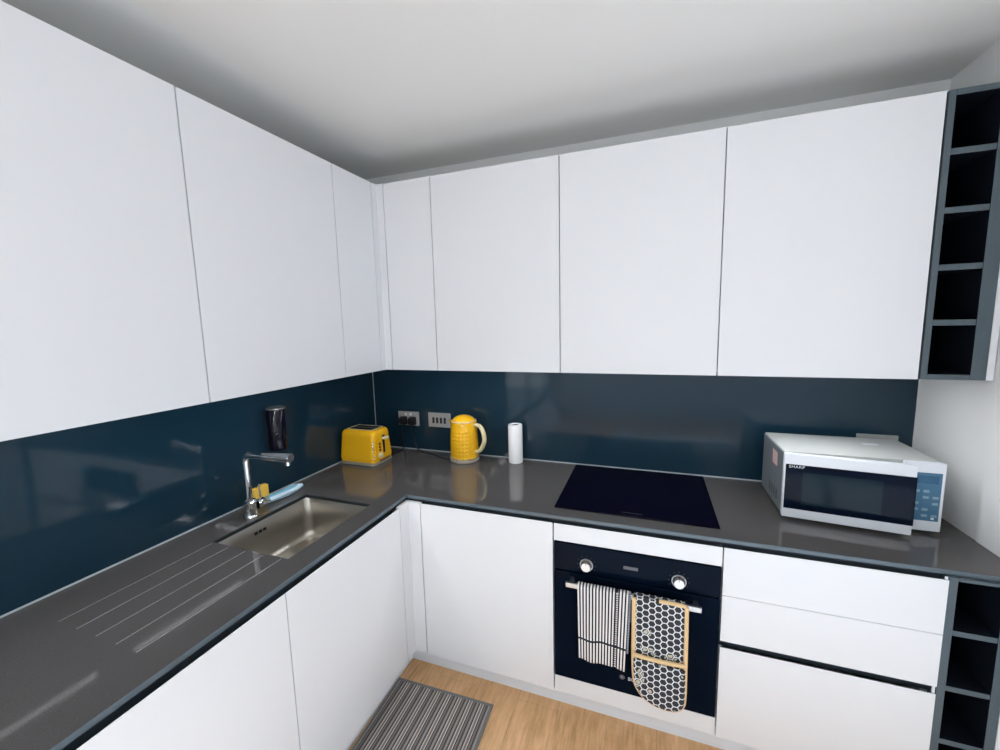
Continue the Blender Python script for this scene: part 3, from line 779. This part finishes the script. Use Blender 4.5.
# control panel on the right
cx0 = 2.510
cpn = put('control_panel', BX(cx0 - .012, mx1, -.380, -.3625, mz0, mz1, bev=.003), M['mwfront'], t, smooth=True)
put('keypad', BX(cx0 + .002, mx1 - .010, -.3815, -.3802, mz0 + .038, mz1 - .036), M['keypad'], cpn)
put('display', BX(cx0 + .010, mx1 - .018, -.3821, -.3816, mz1 - .074, mz1 - .046), mat('display_blue', (.035, .13, .24), .15), cpn)
for r_ in range(5):
    for c_ in range(3):
        bx_, bz_ = cx0 + .018 + c_ * .026, mz0 + .052 + r_ * .022
        put('key', BX(bx_, bx_ + .016, -.3821, -.3816, bz_, bz_ + .009), M['keyprint'] if (r_ + c_) % 3 else M['keypad'], cpn)
put('start_key', BX(mx1 - .030, mx1 - .022, -.3826, -.3816, mz0 + .044, mz0 + .051), M['white_print'], cpn)
# door, hinged at its left edge and a few degrees open
W_, AN = .372, -math.radians(6.3)
hinge = Vector((mx0, -.3655, mz0)); RM = Matrix.Rotation(AN, 4, 'Z')
door = bpy.data.objects.new('door', None)
bm = bmesh.new()
cells_ = None
zd0, zd1 = 0.0, mz1 - mz0
box(bm, 0, W_, -.030, -.001, zd0, zd1, bev=.004)
bmesh.ops.recalc_face_normals(bm, faces=bm.faces)
me = bpy.data.meshes.new('door'); bm.to_mesh(me); bm.free(); me.materials.append(M['mwfront'])
for p in me.polygons: p.use_smooth = True
me.set_sharp_from_angle(angle=math.radians(35))
door = bpy.data.objects.new('door', me); C.objects.link(door); door.parent = t
door.location = hinge - t.location; door.rotation_euler = (0, 0, AN)
def dput(name, bm, m, parent=door):
    o = put(name, bm, m, None); o.parent = parent; return o
dput('window', BX(.005, W_ + .0006, -.0318, -.0304, .036, zd1 - .038, bev=.0004), M['mwglass'])
dput('window_mesh', BX(.058, W_ - .085, -.0324, -.0319, .058, zd1 - .064), M['mwglass2'])
bpy.context.view_layer.update()
lg = bpy.data.curves.new('logo_lettering', 'FONT'); lg.body = 'SHARP'; lg.size = .0150; lg.extrude = .0003; lg.align_x = 'LEFT'; lg.align_y = 'CENTER'; lg.space_character = 1.15
tmp = bpy.data.objects.new('tmp', lg); C.objects.link(tmp); bpy.context.view_layer.update()
me = bpy.data.meshes.new_from_object(tmp.evaluated_get(bpy.context.evaluated_depsgraph_get())); bpy.data.objects.remove(tmp)
me.materials.append(M['white_print'])
lo = bpy.data.objects.new('logo_lettering', me); C.objects.link(lo); lo.parent = door; lo.location = (.014, -.0321, zd1 - .0465); lo.rotation_euler = (PI / 2, 0, 0)

# ------------------------------------------------------------------ rug
t = thing('rug', 'grey striped rug on the oak floor in front of the sink cabinets', 'rug', (.8315, -1.297, 0))
RW, RL = .466, 1.20
bm = bmesh.new(); box(bm, -RW / 2 + .012, RW / 2 - .012, -RL / 2 + .012, RL / 2 - .012, .0006, .008, bev=.002)
pile = put('pile', bm, M['rug'], t, shift=False)
bm = bmesh.new()
cells(bm, [-RW / 2, -RW / 2 + .0115, RW / 2 - .0115, RW / 2], [-RL / 2, -RL / 2 + .0115, RL / 2 - .0115, RL / 2], lambda i, j: None if (i == 1 and j == 1) else 0, {0: .0072}, .0004)
put('border', bm, M['rugedge'], t, shift=False)
t.rotation_euler = (0, 0, math.radians(1.4))

# ------------------------------------------------------------------ living area
# pale rug added unseen behind the camera to bounce sunlight upward
t = tag(put('living_room_rug', BX(1.2, 4.4, -4.0, -1.4, .0005, .012, bev=.004), mat('pale_wool', (.72, .77, .85), 1, spec=.1)), 'large pale wool rug in the living area behind the camera', 'rug')
base_at(t, (2.5, -2.9, 0))

# ------------------------------------------------------------------ light
w = bpy.data.worlds.new('sky'); bpy.context.scene.world = w; w.use_nodes = True
nt = w.node_tree; bg = nt.nodes['Background']
tc = nt.nodes.new('ShaderNodeTexCoord'); sp = nt.nodes.new('ShaderNodeSeparateXYZ'); rp = nt.nodes.new('ShaderNodeValToRGB')
nt.links.new(tc.outputs['Generated'], sp.inputs[0]); nt.links.new(sp.outputs[2], rp.inputs[0])
e = rp.color_ramp.elements
e[0].position = .0; e[0].color = (.62, .66, .68, 1); e[1].position = .5; e[1].color = (.86, .95, 1.05, 1)
nt.links.new(rp.outputs[0], bg.inputs[0]); bg.inputs[1].default_value = 3.0
def portal(loc, rot, sx, sy):
    l = bpy.data.lights.new('window_portal', 'AREA'); l.shape = 'RECTANGLE'; l.size = sx; l.size_y = sy
    l.cycles.is_portal = True
    o = bpy.data.objects.new('window_portal', l); C.objects.link(o); o.location = loc; o.rotation_euler = rot
portal((2.75, RY0 - .16, 1.6), (PI / 2, 0, 0), 3.7, 1.5)
portal((-.17, -3.8, 1.325), (PI / 2, 0, -PI / 2), 2.3, 2.05)
sl = bpy.data.lights.new('sun', 'SUN'); sl.energy = 16.5; sl.angle = math.radians(.6); sl.color = (.95, .98, 1)
so = bpy.data.objects.new('sun', sl); C.objects.link(so); so.location = (2, -12, 6)
SUN_EL, SUN_AZ = math.radians(32), math.radians(-4)
so.rotation_euler = Vector((math.sin(SUN_AZ) * math.cos(SUN_EL), math.cos(SUN_AZ) * math.cos(SUN_EL), -math.sin(SUN_EL))).to_track_quat('-Z', 'Y').to_euler()

# ------------------------------------------------------------------ camera
cam = bpy.data.cameras.new('camera'); co = bpy.data.objects.new('camera', cam); C.objects.link(co)
cam.sensor_fit = 'HORIZONTAL'; cam.sensor_width = 36; cam.lens = 410.62 / 1000 * 36; cam.clip_start = .02
yaw, pitch, roll = .3517, -.124, -.024
fw = Vector((-math.sin(yaw) * math.cos(pitch), math.cos(yaw) * math.cos(pitch), math.sin(pitch)))
rt = Vector((math.cos(yaw), math.sin(yaw), 0)); up = rt.cross(fw)
r2 = rt * math.cos(roll) + up * math.sin(roll); u2 = -rt * math.sin(roll) + up * math.cos(roll)
mw = Matrix((r2, u2, -fw)).transposed().to_4x4(); mw.translation = (1.6544, -2.1572, 1.6378)
co.matrix_world = mw
sc = bpy.context.scene; sc.camera = co
sc.view_settings.view_transform = 'Standard'; sc.view_settings.look = 'None'; sc.view_settings.gamma = 1
sc.view_settings.use_curve_mapping = False; sc.view_settings.exposure = 0.0
sc.cycles.use_denoising = True; sc.cycles.max_bounces = 10; sc.cycles.diffuse_bounces = 6
sc.cycles.sample_clamp_indirect = 6
